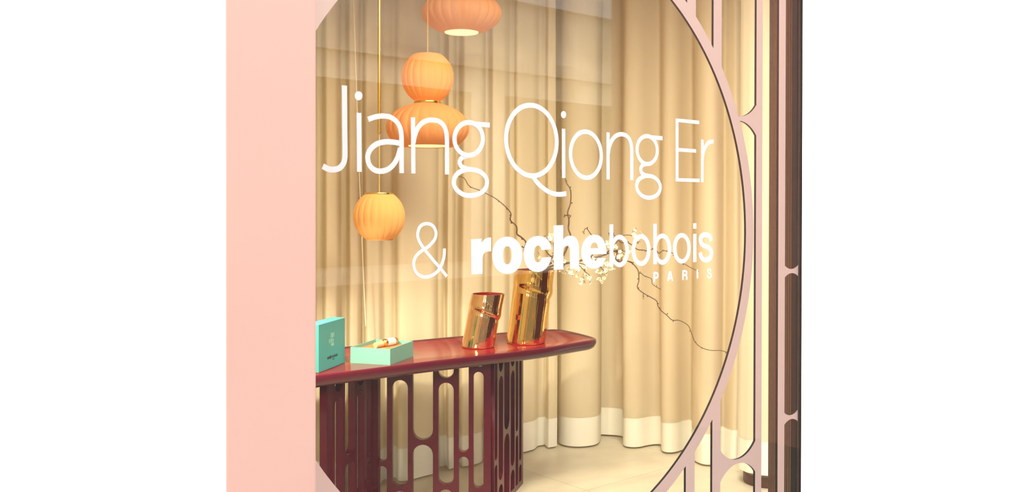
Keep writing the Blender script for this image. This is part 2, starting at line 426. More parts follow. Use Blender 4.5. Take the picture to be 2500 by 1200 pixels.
strokes_letter(t1, ring(m5, 219, 469, 135, 186, w2*.95, .03), stroke(m5, [(270, 300), (421, 312)], w2*.95, smooth=False),
               stroke(m5, [(205, 655), (155, 672), (132, 722), (147, 776), (190, 803), (235, 812), (300, 828), (355, 870), (388, 930), (390, 990), (365, 1050), (310, 1090), (235, 1104), (160, 1083), (105, 1035), (77, 965), (85, 900), (120, 850), (180, 818), (235, 812)], w2*.95))
sheet_letter(t1, m5, [(600, 47), (911, 77), (911, 126), (635, 97), (635, 440), (870, 458), (870, 505), (635, 488), (635, 842), (917, 850), (917, 897), (598, 886)])
strokes_letter(t1, stroke(m5, [(953, 330), (952, 900)], w2*.93, smooth=False), stroke(m5, [(953, 640), (960, 545), (980, 462), (1012, 398), (1052, 362), (1102, 354)], w2))
t2 = thing('window_lettering', anchor(1050, 678), 'single thin white vinyl ampersand on the glass', 'lettering')
m6 = zmap(7.5, 1000, 530); wa = onY(1027, 600, YL).x-onY(1020, 600, YL).x
strokes_letter(t2, stroke(m6, [(683, 1082), (560, 932), (420, 770), (280, 597), (200, 482), (155, 380), (148, 290), (180, 192), (240, 133), (315, 116), (390, 133), (450, 190), (483, 290), (465, 388), (410, 470), (340, 540), (275, 580), (190, 638), (120, 710), (82, 790), (73, 870), (93, 960), (150, 1040), (230, 1083), (320, 1089), (420, 1058), (510, 990), (570, 900), (610, 800), (632, 690), (636, 570)], wa))
t3 = thing('window_lettering', anchor(1350, 660), 'white vinyl logotype beginning in heavy letters and ending in light ones', 'lettering')
m7 = zmap(8.573, 1140, 540)
sheet_letter(t3, m7, [(88, 372), (307, 360), (307, 470), (325, 425), (365, 375), (420, 345), (460, 338), (505, 337), (505, 627), (440, 628), (390, 640), (350, 675), (332, 725), (326, 780), (326, 1098), (92, 1110)])
sheet_letter(t3, m7, oval(843, 709, 313, 389, e=2.15), oval(846, 708, 89, 188, e=2.5))
sheet_letter(t3, m7, [(1556, 600), (1768, 585), (1755, 500), (1720, 420), (1660, 355), (1580, 315), (1490, 303), (1400, 317), (1310, 367), (1240, 450), (1200, 560), (1187, 690), (1200, 810), (1240, 920), (1310, 1005), (1400, 1050), (1490, 1059), (1580, 1040), (1660, 982), (1720, 900), (1755, 820), (1768, 745), (1563, 757), (1553, 805), (1530, 840), (1485, 858), (1440, 840), (1415, 790), (1403, 690), (1412, 590), (1435, 530), (1485, 502), (1530, 520), (1550, 560)])
m8 = zmap(8.569, 1340, 540)
sheet_letter(t3, m8, [(103, 85), (302, 77), (302, 385), (340, 335), (400, 305), (460, 297), (530, 315), (585, 365), (615, 430), (630, 500), (636, 600), (632, 985), (441, 997), (441, 600), (435, 555), (415, 520), (380, 508), (340, 520), (312, 560), (305, 610), (303, 1002), (103, 1012)])
sheet_letter(t3, m8, [(1208, 682), (1210, 620), (1195, 520), (1160, 420), (1110, 340), (1040, 290), (950, 275), (860, 293), (780, 350), (720, 440), (685, 550), (677, 660), (690, 760), (725, 860), (780, 930), (860, 980), (940, 993), (1020, 978), (1090, 930), (1140, 870), (1175, 810), (1197, 762), (1028, 765), (1010, 800), (990, 818), (955, 825), (915, 815), (890, 785), (872, 740), (866, 695)],
             [(866, 562), (1027, 556), (1020, 510), (1000, 465), (970, 442), (940, 440), (905, 460), (880, 500)])
m9 = zmap(9.229, 1480, 535)
joined([sheet_letter(t3, m9, [(76, 115), (160, 112), (160, 1063), (76, 1070)]), sheet_letter(t3, m9, oval(302, 712, 213, 366), oval(297, 710, 138, 260))])
sheet_letter(t3, m9, oval(788, 692, 215, 360), oval(788, 689, 134, 254))
joined([sheet_letter(t3, m9, [(1063, 103), (1140, 98), (1140, 1005), (1063, 1012)]), sheet_letter(t3, m9, oval(1267, 672, 198, 352), oval(1262, 670, 125, 245))])
m10 = zmap(9.229, 1610, 535)
sheet_letter(t3, m10, oval(505, 651, 202, 346), oval(508, 653, 124, 244))
joined([sheet_letter(t3, m10, [(762, 87), (834, 84), (834, 210), (762, 213)]), sheet_letter(t3, m10, [(760, 328), (833, 322), (833, 958), (758, 966)])])
ws = onY(1700, 600, YL).x-onY(1691.9, 600, YL).x
strokes_letter(t3, stroke(m10, [(1160, 490), (1147, 422), (1108, 364), (1040, 343), (975, 362), (932, 415), (925, 490), (950, 555), (1010, 595), (1080, 622), (1140, 665), (1171, 730), (1168, 800), (1142, 868), (1097, 905), (1040, 916), (980, 897), (938, 845), (917, 745)], ws))
t4 = thing('window_lettering', anchor(1665, 685), 'small widely spaced white capitals below the heavy and light logotype', 'lettering')
m11 = zmap(15.15, 1585, 645); wp = onY(1600, 680, YL).x-onY(1596.4, 680, YL).x
strokes_letter(t4, stroke(m11, [(185, 290), (185, 655)], wp, smooth=False), stroke(m11, [(185, 318), (265, 318), (308, 345), (320, 405), (308, 465), (265, 492), (185, 497)], wp))
strokes_letter(t4, stroke(m11, [(690, 615), (768, 255)], wp, smooth=False), stroke(m11, [(778, 252), (858, 605)], wp, smooth=False), stroke(m11, [(725, 508), (825, 503)], wp, smooth=False))
strokes_letter(t4, stroke(m11, [(1249, 222), (1251, 575)], wp, smooth=False), stroke(m11, [(1249, 248), (1330, 246), (1375, 270), (1386, 320), (1370, 365), (1330, 388), (1250, 395)], wp), stroke(m11, [(1335, 400), (1374, 430), (1383, 500), (1384, 568)], wp))
strokes_letter(t4, stroke(m11, [(1780, 193), (1783, 530)], wp, smooth=False))
strokes_letter(t4, stroke(m11, [(2287, 262), (2270, 205), (2225, 178), (2180, 195), (2165, 240), (2185, 295), (2240, 330), (2285, 365), (2294, 420), (2270, 470), (2225, 487), (2180, 465), (2160, 400)], wp))

# ------------------------------------------------------------------ curtains
def chaikin(P, it=3):
    for _ in range(it):
        Q = [P[0]]
        for a_, b_ in zip(P, P[1:]): Q += [a_.lerp(b_, .25), a_.lerp(b_, .75)]
        P = Q+[P[-1]]
    return P
def resample(P, step):
    L = [0.]
    for a_, b_ in zip(P, P[1:]): L.append(L[-1]+(b_-a_).length)
    n = max(2, int(L[-1]/step)); out = []; k = 0
    for i in range(n+1):
        s_ = L[-1]*i/n
        while k < len(L)-2 and L[k+1] < s_: k += 1
        out.append(P[k].lerp(P[k+1], (s_-L[k])/max(1e-9, L[k+1]-L[k])))
    return out
def curtain(name, plan_, label, z0=.012, z1=2.94, seed=1, it=3):
    """floor-length cloth following a folded plan line, with a deep bottom hem"""
    pts = resample(chaikin([Vector((p[0], p[1], 0)) for p in plan_], it), .007); m = len(pts)
    av = [sum((pts[max(0, min(m-1, i+j))] for j in range(-28, 29, 4)), Vector())/15 for i in range(m)]
    def grid(za, zb, rows, off):
        v, f = [], []
        for r in range(rows+1):
            zz = za+(zb-za)*r/rows; u = zz/z1
            for i, p in enumerate(pts):
                q = p.lerp(av[i], .35*u*u)
                w_ = .006*math.sin(1.9*zz+i*.021+seed)*(1-u)
                v.append((q.x+w_, q.y-w_*.6-off, zz))
        for r in range(rows):
            for i in range(m-1): f.append((r*m+i, r*m+i+1, (r+1)*m+i+1, (r+1)*m+i))
        return v, f
    c = thing(name, (pts[0].x, pts[0].y, z0), label, 'curtain', 'cream curtains around the display')
    v, f = grid(z0+.172, z1, 14, 0); pyobj('curtain_cloth', v, f, CURT, c, True)
    v, f = grid(z0, z0+.175, 2, .0012); pyobj('hem', v, f, HEM, c, True)
    return c
rc = random.Random(4)
pads = [640, 700, 722, 770, 790, 826, 848, 876, 888, 929, 967, 1066, 1091, 1109, 1125, 1180, 1196, 1238, 1256, 1310, 1334, 1362]
pln = []
for k in range(len(pads)-1):
    front = k % 2 == 0; x0, x1 = pads[k], pads[k+1]
    Yp = (2.255 if front else 2.335)+rc.uniform(-.02, .02); g_ = -3
    for xx in (x0-g_, (x0*2+x1)/3, (x0+2*x1)/3, x1+g_):
        p = onY(xx, 700, Yp+(0 if xx in (x0-g_, x1+g_) else rc.uniform(-.012, .004))); pln.append((p.x, p.y))
curtain('floor_length_curtain', pln, 'floor-length cream curtain hanging behind the red console and the pendant lamps', seed=3)
hp = [(1366, 1068), (1364, 1080), (1380, 1086), (1400, 1089), (1425, 1089), (1448, 1086), (1463, 1081), (1467, 1064), (1462, 1059), (1480, 1060), (1500, 1061), (1522, 1064), (1517, 1080), (1520, 1088), (1540, 1091), (1560, 1090), (1580, 1085), (1598, 1083), (1614, 1083), (1612, 1094), (1616, 1101), (1632, 1104), (1652, 1102), (1670, 1095), (1688, 1092), (1694, 1098), (1690, 1112), (1698, 1124), (1716, 1132), (1738, 1134), (1752, 1128), (1758, 1114), (1765, 1110), (1780, 1118), (1796, 1124), (1808, 1116), (1812, 1108)]
pln = []
for x, y in hp: p = onZ(x, y, .012); pln.append((p.x, p.y))
curtain('floor_length_curtain', pln, 'floor-length cream curtain turning the corner beyond the blossoming branch tips', seed=11)
pc = onZ(1872, 1192, .0); pc += Vector((ray(1872, 1192).x, ray(1872, 1192).y, 0)).normalized()*.125; pc.z = 0
def arcpath(c, r, a0, a1, n=9): return [(c.x+r*math.cos(math.radians(a0+(a1-a0)*i/n)), c.y+r*math.sin(math.radians(a0+(a1-a0)*i/n))) for i in range(n+1)]
curtain('floor_length_curtain', [(x+(.006 if k % 2 else 0), y) for k, (x, y) in enumerate(arcpath(pc, .15, 120, 330, 16))], 'cream curtain wrapped round in a column above the dark brown round plinth', z0=.075, seed=5, it=2)
v, f = lathe(pc.x, pc.y, [(.121, 0), (.125, .006), (.125, .05), (.12, .055)], 40, (True, True))
tag(pyobj('round_plinth', v, f, BROWND, None, True, 40), 'low dark brown round plinth on the stone floor under the wrapped curtain', 'plinth')

# ------------------------------------------------------------------ console table
TZ = .80
ct = thing('console_table', (.8, 1.73, 0), 'glossy burgundy console table with pierced zigzag base', 'table')
fe = [onZ(x, y, TZ+.006) for x, y in ((776, 916), (865, 904.5), (953, 893.8), (1040, 883), (1140, 871.5), (1240, 860), (1340, 848))]
plan = [(fe[0].x-.12, fe[0].y+.004)]+[(p.x, p.y-.002) for p in fe]+[(1.50, 1.412), (1.60, 1.418), (1.655, 1.45), (1.685, 1.51), (1.725, 1.65), (1.752, 1.78), (1.752, 1.835), (1.715, 1.872), (1.60, 1.905), (1.365, 1.955), (.895, 2.01), (.546, 2.045), (.12, 2.075)]
pl = [Vector((x, y, 0)) for x, y in plan]
def smooth_loop(P, it=2):
    for _ in range(it):
        Q = []
        for i in range(len(P)):
            a_, b_ = P[i], P[(i+1) % len(P)]; Q += [a_.lerp(b_, .25), a_.lerp(b_, .75)]
        P = Q
    return P
pl = smooth_loop(pl, 2); cen = Vector((.85, 1.73, 0))
def inset(P, d):
    out = []
    for i in range(len(P)):
        t = (P[(i+1) % len(P)]-P[i-1]).normalized(); nn = Vector((-t.y, t.x, 0)); out.append(P[i]+nn*d)
    return out
rings_ = [(.085, TZ-.052), (.03, TZ-.046), (.012, TZ-.036), (.002, TZ-.018), (0, TZ-.008), (.002, TZ+.003), (.008, TZ+.007), (.016, TZ+.005), (.028, TZ)]
v, f = [], []; n = len(pl)
for d, zz in rings_:
    for q in inset(pl, d): v.append((q.x, q.y, zz))
for k in range(len(rings_)-1):
    for i in range(n): f.append((k*n+i, k*n+(i+1) % n, (k+1)*n+(i+1) % n, (k+1)*n+i))
f.append(tuple(range(n-1, -1, -1))); f.append(tuple((len(rings_)-1)*n+i for i in range(n)))
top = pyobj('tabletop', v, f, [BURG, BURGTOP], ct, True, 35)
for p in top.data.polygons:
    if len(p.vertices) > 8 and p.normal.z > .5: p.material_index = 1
# zigzag base: three pierced panels joined at folds
def colx(x, Y): q = onY(x, 950, Y); return Vector((q.x, q.y, 0))
P0, P1, P2, P3 = colx(789, 1.62), colx(921, 1.90), colx(1199, 1.53), colx(1270, 1.84)
def stad(x0, x1, z0, z1, n=10):
    r = (x1-x0)/2; cx = (x0+x1)/2
    return [(cx-r*math.cos(math.pi*i/n), z0+r-r*math.sin(math.pi*i/n)) for i in range(n+1)]+[(cx+r*math.cos(math.pi*i/n), z1-r+r*math.sin(math.pi*i/n)) for i in range(n+1)]
# columns of openings, left edge, right edge as a share of the panel width, heights of the bridges between openings
COLS = [(.010, .090, [.253]), (.137, .274, [.668, .134]), (.317, .494, [.358]), (.541, .676, [.657, .144]), (.720, .806, [.302]), (.848, .936, [.710, .130])]
def panel(A, B, flip=False):
    w = (B-A).length; d = (B-A)/w; nn = Vector((d.y, -d.x, 0)); th = .034
    loops = [[(0, .0), (w, .0), (w, TZ-.048), (0, TZ-.048)]]
    for a_, b_, br in COLS:
        if flip: a_, b_ = 1-b_, 1-a_
        zs = sorted([TZ+.25, -.25]+[z_ for q in br for z_ in (q-.011, q+.011)])
        for k in range(0, len(zs), 2):
            s = stad(a_*w, b_*w, zs[k], zs[k+1])
            s = [(x, min(max(z_, .03), TZ-.049)) for x, z_ in s] if k in (0, len(zs)-2) else s
            q = []
            for p in s:
                if not q or (abs(p[0]-q[-1][0])+abs(p[1]-q[-1][1])) > 1e-5: q.append(p)
            if zs[k+1] > TZ-.06 and zs[k] > TZ-.13:
                pass
            loops.append(q)
    o = shape2d('base_panel', loops, -th/2, th/2, BURG)
    for q in o.data.vertices:
        X, Y, Zz = q.co; q.co = A+d*X-nn*Y+Vector((0, 0, Zz))-ct.location
    o.parent = ct
    return o
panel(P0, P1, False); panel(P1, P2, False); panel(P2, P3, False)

# ------------------------------------------------------------------ gift boxes
def quadbox(b4, z0, z1):
    v = [(p.x, p.y, z0) for p in b4]+[(p.x, p.y, z1) for p in b4]
    return v, [(3, 2, 1, 0), (4, 5, 6, 7), (0, 1, 5, 4), (1, 2, 6, 5), (2, 3, 7, 6), (3, 0, 4, 7)]
la, lb = onZ(778, 909.9, TZ), onZ(842.2, 884.4, TZ)
ld = (lb-la); ld.z = 0; lw = ld.length; ld /= lw; ln = Vector((-ld.y, ld.x, 0))
lid = thing('gift_box_lid', (la.x, la.y, TZ), 'teal gift box lid standing on edge on the console beside the open box', 'box lid')
hh = .2; th = .062
bm = bm_from(*quadbox([la, lb, lb+ln*th, la+ln*th], TZ, TZ+hh)); bevel(bm, .0012, 1)
bmobj('lid_body', bm, TEAL, lid)
def onlid(u, w_): return la+ld*(u*lw)-ln*.0006+Vector((0, 0, w_*hh))
def lidstroke(pts, r): return tube([onlid(*p) for p in pts], r, 4)
# seal ornament: three stacked characters in pale hair lines
gl = []
for cx_, cy_, sx, sy, seg in ((.50, .70, .11, .085, 0), (.46, .585, .13, .075, 1), (.51, .50, .10, .05, 2)):
    rr = random.Random(20+seg)
    for k in range(4): gl.append(lidstroke([(cx_-sx/2, cy_-sy/2+sy*k/3), (cx_+sx/2, cy_-sy/2+sy*k/3)], .0005))
    for k in range(3): gl.append(lidstroke([(cx_-sx/2+sx*k/2, cy_-sy/2), (cx_-sx/2+sx*(k+rr.uniform(-.3, .3))/2, cy_+sy/2)], .0005))
v, f = merge(gl); pyobj('seal_mark', v, f, MINT, lid)
def textmesh(body, size, origin, ux, uz, m, parent, bold=0., shear=0.):
    cu = bpy.data.curves.new('lettering', 'FONT'); cu.body = body; cu.size = size; cu.offset = bold; cu.shear = shear; cu.extrude = .0003
    o = bpy.data.objects.new('lettering', cu); COL.objects.link(o); dg = bpy.context.evaluated_depsgraph_get()
    me = bpy.data.meshes.new_from_object(o.evaluated_get(dg)); bpy.data.objects.remove(o); bpy.data.curves.remove(cu)
    nn = ux.cross(uz); wd = max(q.co.x for q in me.vertices)
    for q in me.vertices: q.co = Vector(origin)+ux*q.co.x+uz*q.co.y+nn*q.co.z-parent.location
    me.materials.clear(); return link('lettering', me, m, parent), wd
PRINT = mat('black_print', (.01, .01, .012), .6)
UZ = Vector((0, 0, 1))
_, wd = textmesh('roche', .020, onlid(.31, .215), ld, UZ, PRINT, lid, .0006)
textmesh('bobois', .020, onlid(.31, .215)+ld*(wd+.0032), ld, UZ, PRINT, lid)
textmesh('P A R I S', .006, onlid(.50, .17), ld, UZ, PRINT, lid)

q0, q1, q2 = onZ(855.5, 885, TZ), onZ(952.5, 890.5, TZ), onZ(1009, 868.5, TZ)
e1 = (q0-q1); e2 = (q2-q1); e2 -= e1*(e1.dot(e2)/e1.length_squared)
q0, q2, q3 = q1+e1, q1+e2, q1+e1+e2; bh = .07; wt = .004
ob_ = thing('open_gift_box', (q1.x, q1.y, TZ), 'open teal and mint gift box with an orange insert on the console', 'gift box')
u1, u2 = e1.normalized(), e2.normalized()
inn = [q1+u1*wt+u2*wt, q2+u1*wt-u2*wt, q3-u1*wt-u2*wt, q0-u1*wt+u2*wt]; outq = [q1, q2, q3, q0]
v = [(p.x, p.y, TZ) for p in outq]+[(p.x, p.y, TZ+bh) for p in outq]+[(p.x, p.y, TZ+bh) for p in inn]+[(p.x, p.y, TZ+.012) for p in inn]
f = [(3, 2, 1, 0)]+[(i, (i+1) % 4, 4+(i+1) % 4, 4+i) for i in range(4)]+[(4+i, 4+(i+1) % 4, 8+(i+1) % 4, 8+i) for i in range(4)]+[(8+i, 8+(i+1) % 4, 12+(i+1) % 4, 12+i) for i in range(4)]+[(12, 13, 14, 15)]
pyobj('box_tray', v, f, mat('box_card', (.14, .36, .29), .55), ob_)
i2 = [q1+(u1+u2)*(wt+.001), q2+u1*(wt+.001)-u2*(wt+.001), q3-(u1+u2)*(wt+.001), q0-u1*(wt+.001)+u2*(wt+.001)]
v, f = quadbox(i2, TZ+.0125, TZ+.054); pyobj('foam_insert', v, f, ORANGE, ob_)
# little bottle lying on the insert
bc = (q1+q2+q3+q0)/4+u2*.055-u1*.01; bz = TZ+.0722; br_ = .0175
bt = thing('small_bottle', (bc.x, bc.y, TZ+.054), 'small gold bottle with a white band lying in the open box', 'bottle')
ax = (u2*.96-u1*.28).normalized()
def cyl(p0, p1, r, m, nm, n=20):
    v, f = tube([p0, p0.lerp(p1, .5), p1], r, n); return pyobj(nm, v, f, m, bt, True, 40)
B0 = Vector((bc.x, bc.y, bz))
cyl(B0-ax*.026, B0+ax*.026, br_, WHITEP, 'label_band')
def capend(s, ln_, nm):
    pr = [(0, br_*.99), (.5, br_*.97), (.8, br_*.8), (1, br_*.45)]
    pts = [B0+ax*(s*(.026+ln_*t)) for t, _ in pr]; rr = [r for _, r in pr]
    v, f = tube(pts, lambda t: rr[min(3, int(round(t*3)))], 20); pyobj(nm, v, f, BRASS, bt, True, 50)
capend(1, .024, 'gold_base'); capend(-1, .02, 'gold_shoulder')
cyl(B0-ax*.05-Vector((0, 0, .002)), B0-ax*.098-Vector((0, 0, .004)), .0125, CREAMP, 'cork_neck')

# ------------------------------------------------------------------ gold bamboo vases
RX = Vector((RT.x, RT.y, 0)).normalized()
def vase(px, py, dia, height, lean, nodet, nodea, m, label, seed):
    c = onZ(px, py, TZ); c += Vector((FW.x, FW.y, 0)).normalized()*.0
    o = thing('bamboo_vase', (c.x, c.y, TZ), label, 'vase', 'leaning gold vases on the console')
    n = 168; nz = 60; v, f = [], []; R = dia/2; rn = random.Random(seed)
    bl = Vector((-RX.y, RX.x, 0))
    def rad(a_, t):
        tn = nodet-nodea*math.cos(a_-.35)
        u = t-tn
        wt_ = .25+.75*(.5+.5*math.cos(a_+.45))
        b_ = (.5+.5*wt_)*.05*math.exp(-((u-.05)/.085)**2)-wt_*.045*math.exp(-((u+.035)/.04)**2)
        g_ = .0035*math.sin(42*a_)*(.4+.6*math.sin(3*a_+1)**2)+.006*math.sin(7*a_+9*u)*math.exp(-(u/.2)**2)
        return R*(1+b_+g_-.02*math.exp(-((t-.35)/.2)**2))
    def P(a_, t, k=0.):
        r = rad(a_, t)-k; q = c+RX*(lean*t+r*math.cos(a_))+bl*(r*math.sin(a_))
        return (q.x, q.y, TZ+height*t)
    ts = [0]+[i/nz for i in range(1, nz+1)]
    for t in ts:
        for i in range(n): v.append(P(2*math.pi*i/n, t, .004 if t == 0 else 0))
    for k in range(len(ts)-1):
        for i in range(n): f.append((k*n+i, k*n+(i+1) % n, (k+1)*n+(i+1) % n, (k+1)*n+i))
    f.append(tuple(range(n-1, -1, -1)))
    bse = len(v)
    for i in range(n): v.append(P(2*math.pi*i/n, 1, .005))
    kk = (len(ts)-1)*n
    for i in range(n): f.append((kk+i, kk+(i+1) % n, bse+(i+1) % n, bse+i))
    pyobj('vase_body', v, f, m, o, True, 60)
    v, f = [], []
    its = [1-.0015/height, .9, .75, .6, .4, .2, .05]
    for t in its:
        for i in range(n): v.append(P(2*math.pi*i/n, t, .0055))
    for k in range(len(its)-1):
        for i in range(n): f.append((k*n+i, (k+1)*n+i, (k+1)*n+(i+1) % n, k*n+(i+1) % n))
    f.append(tuple((len(its)-1)*n+i for i in range(n)))
    pyobj('vase_lining', v, f, REDIN, o, True)
    return c
vase(1166, 846, .163, .262, .052, .645, .125, ROSEGOLD, 'shorter empty gold bamboo-shaped vase on the console', 1)
tv = vase(1283, 836, .198, .372, .048, .72, .10, GOLD, 'taller gold bamboo-shaped vase holding the blossom branches', 2)

# ------------------------------------------------------------------ blossom branches
VD = (tv-CAM).dot(FW)+.03
def twig(pts, r0, r1, d0=0., d1=0., buds=True, seed=0):
    rn = random.Random(seed); n = len(pts)
    P = [atD(x, y, VD+d0+(d1-d0)*i/(n-1)) for i, (x, y) in enumerate(pts)]
    Q = catmull(P, 4); parts = [tube(Q, lambda t: r0+(r1-r0)*t, 6)]
    if buds:
        for i in range(3, len(Q)-1, 5):
            if rn.random() < .75:
                d = (RT*rn.uniform(-1, 1)+DN*rn.uniform(-1, 1)).normalized(); l = rn.uniform(.004, .009)
                rr = (r0+(r1-r0)*i/len(Q))
                parts.append(tube([Q[i], Q[i]+d*l*.5, Q[i]+d*l, Q[i]+d*(l+.003)], lambda t, rr=rr: rr*(.8+.5*(t > .5)-.7*(t > .9)), 5))
    return merge(parts)
root = tv+RX*.045
def rootpt(dx, h): p = Vector((root.x, root.y, TZ+h))+RX*dx; q = p-CAM; D = q.dot(FW); return (q.dot(RT)/D*F+PX, q.dot(DN)/D*F+PY)
def branch(label, twigs, seeds, cat='branch'):
    o = thing('blossom_branch', (root.x, root.y, TZ+.25), label, cat, 'branches in the taller vase')
    for k, (pts, r0, r1, d0, d1) in enumerate(twigs):
        v, f = twig(pts, r0, r1, d0, d1, True, seeds+k); pyobj('stem' if k == 0 else 'side_twig', v, f, BARK, o, True)
    return o
branch('bare knobbly twig rising from the taller vase towards the lamps', [([rootpt(-.01, .12), rootpt(-.012, .30), (1296, 655), (1290, 632), (1280, 612), (1284, 591), (1272, 578), (1262.4, 571), (1262, 558), (1259, 549), (1246, 537), (1247.6, 522), (1240, 510), (1224, 495), (1208, 483), (1185, 471), (1168, 463), (1146, 454), (1133.6, 435), (1119, 429.6)], .0055, .0017, 0, -.12),
       ([(1284, 605), (1277, 603), (1274, 600)], .003, .0035, 0, 0)], 1)
branch('bare twig standing straight up from the taller vase', [([rootpt(.005, .12), rootpt(.01, .30), (1325, 655), (1348, 640), (1368, 628), (1380, 614), (1386, 600), (1393, 588), (1393, 573), (1388, 558), (1389, 536), (1386, 518), (1393, 494), (1393, 464), (1383, 446), (1380, 435), (1372, 428), (1370, 416), (1363, 402), (1357, 394)], .0062, .0018, 0, .05),
       ([(1388, 524), (1380, 526), (1377, 530)], .003, .003, .03, .03), ([(1389, 533), (1394, 525)], .0028, .0025, .03, .03)], 30)
blb = branch('long branch with cream blossoms arching sideways and trailing out of the taller vase', [
    ([rootpt(.01, .12), rootpt(.02, .30), (1335, 655), (1365, 645), (1400, 640), (1440, 630), (1465, 625), (1482, 619), (1497, 613), (1511.4, 609.8), (1526.6, 613)], .0062, .002, 0, 0),
    ([(1474, 622), (1482, 616), (1499.5, 599), (1509, 586.5), (1516, 591), (1525.5, 592.4), (1534, 592.4), (1541.8, 597.3), (1551.5, 605), (1558, 609), (1571, 609.8), (1579.7, 611.4), (1594.9, 607.8), (1603.5, 612), (1609.5, 618), (1616.5, 612), (1619.8, 610.3), (1629.5, 613.6), (1643.6, 618.4), (1656, 632), (1666, 643), (1670.7, 643.4), (1684.8, 652), (1700, 659), (1706, 662)], .0032, .0016, 0, .08),
    ([(1440, 630), (1462, 600), (1455, 583), (1443.9, 572.7), (1436.9, 563), (1431.6, 557), (1427, 560), (1425.5, 566), (1426, 571.5)], .0028, .0018, 0, -.03),
    ([(1499, 599), (1492, 585), (1486, 568)], .003, .0025, 0, 0),
    ([(1486, 568), (1498, 573), (1508, 580), (1523, 574), (1532, 573), (1545, 575)], .0026, .0018, 0, .03),
    ([(1497, 613), (1508, 613), (1505, 622), (1503.3, 630.4), (1506, 635.8), (1512.5, 638.5), (1523, 636), (1533, 637), (1542.8, 641.7), (1551.5, 650), (1558.5, 662), (1559.7, 684.5), (1556.3, 701.5), (1571.9, 715.6), (1601.6, 732.6), (1605.9, 745.4), (1614.4, 758), (1627, 768), (1641.3, 780.8), (1658.3, 781.4), (1679.5, 793.5), (1688, 812), (1696.5, 833.2), (1712, 847.4), (1734.8, 854.4), (1760.3, 855), (1778.7, 860.7), (1796, 866)], .0034, .0016, 0, .12),
    ([(1559, 668), (1564.8, 666), (1573.3, 673), (1590.3, 680), (1593, 693), (1613, 705.7)], .0024, .0016, .04, .05),
    ([(1571, 715.6), (1570, 722), (1571, 730)], .0017, .0013, .05, .05),
    ([(1533, 637), (1545, 640), (1543, 646)], .002, .0016, .02, .02),
    ([(1335, 655), (1372, 652), (1385, 640), (1420, 643), (1436, 651)], .004, .002, -.03, -.06),
    ([(1400, 640), (1415, 648), (1428, 662), (1440, 672)], .0036, .002, 0, -.05),
    ([(1330, 652), (1347, 630), (1337, 618), (1330, 607)], .0045, .002, 0, .03),
    ([(1347, 634), (1352, 610), (1350, 590)], .003, .002, 0, .03),
    ([(1450, 628), (1462, 645), (1474, 660), (1482, 668)], .003, .002, -.02, -.05)], 60)
# one blossom: five cupped petals round an olive heart; petals and heart share one small mesh
def blossom_mesh():
    v, f, mi = [], [], []
    for k in range(5):
        a_ = 2*math.pi*k/5; ca, sa = math.cos(a_), math.sin(a_)
        pr = [(.0015, 0, 0), (.006, .0042, .0015), (.0105, .0056, .0035), (.0142, .0034, .0065), (.015, 0, .0072)]
        rows = []
        for r, w_, z_ in pr:
            row = []
            for s in ((-1, 0, 1) if w_ else (0,)):
                x, y = r, s*w_; row.append(len(v)); v.append((x*ca-y*sa, x*sa+y*ca, z_+(.0012 if s else 0)))
            rows.append(row)
        for A_, B_ in zip(rows, rows[1:]):
            if len(A_) == 1: f += [(A_[0], B_[0], B_[1]), (A_[0], B_[1], B_[2])]
            elif len(B_) == 1: f += [(A_[0], B_[0], A_[1]), (A_[1], B_[0], A_[2])]
            else: f += [(A_[0], B_[0], B_[1], A_[1]), (A_[1], B_[1], B_[2], A_[2])]
    mi = [0]*len(f); b0 = len(v)
    for i in range(6): v.append((.0028*math.cos(i*1.047), .0028*math.sin(i*1.047), .001))
    v += [(0, 0, .006), (0, 0, -.008)]
    for i in range(6): f += [(b0+i, b0+(i+1) % 6, b0+6), (b0+(i+1) % 6, b0+i, b0+7)]; mi += [1, 1]
    me = bpy.data.meshes.new('blossom'); me.from_pydata(v, [], f); me.materials.append(PETAL); me.materials.append(STAMEN)
    for p, k in zip(me.polygons, mi): p.material_index = k; p.use_smooth = True
    return me
BM = blossom_mesh(); rb = random.Random(5)
spots = [(1337, 582, 3, 9), (1349, 577, 3, 8), (1352, 597, 2, 7), (1330, 602, 3, 7), (1326, 620, 3, 8), (1343, 628, 2, 6), (1371, 600, 1, 4), (1376, 640, 3, 8), (1383, 655, 2, 7), (1367, 661, 2, 5),
         (1396, 664, 3, 8), (1410, 660, 4, 10), (1422, 650, 2, 6), (1430, 676, 4, 10), (1441, 683, 3, 8), (1418, 683, 2, 6), (1456, 646, 2, 6), (1462, 664, 4, 9), (1475, 672, 4, 10), (1468, 684, 3, 8), (1484, 660, 4, 9), (1479, 640, 3, 8), (1490, 652, 2, 6),
         (1486, 597, 2, 6), (1489, 588, 2, 5), (1501, 601, 2, 5), (1515, 622, 3, 8), (1521, 630, 2, 6), (1509, 628, 2, 5), (1552, 561, 2, 5), (1549, 573, 2, 6), (1565, 573, 2, 6), (1562, 588, 2, 5), (1541, 613, 2, 5), (1446, 637, 2, 6), (1435, 612, 2, 6), (1400, 628, 2, 6), (1355, 616, 2, 6)]
for x, y, cnt, sp in spots:
    for k in range(cnt):
        p = atD(x+rb.gauss(0, sp*.7), y+rb.gauss(0, sp*.6), VD+rb.uniform(-.07, .05))
        o = bpy.data.objects.new('blossom', BM); COL.objects.link(o); o.parent = blb; o.location = p-blb.location
        dirn = (-FW*rb.uniform(.1, 1)+RT*rb.uniform(-1, 1)+DN*rb.uniform(-.8, .9)).normalized()
        o.rotation_euler = dirn.to_track_quat('Z', 'Y').to_euler(); s_ = rb.uniform(.7, 1.05); o.scale = (s_, s_, s_*rb.uniform(.9, 1.6))

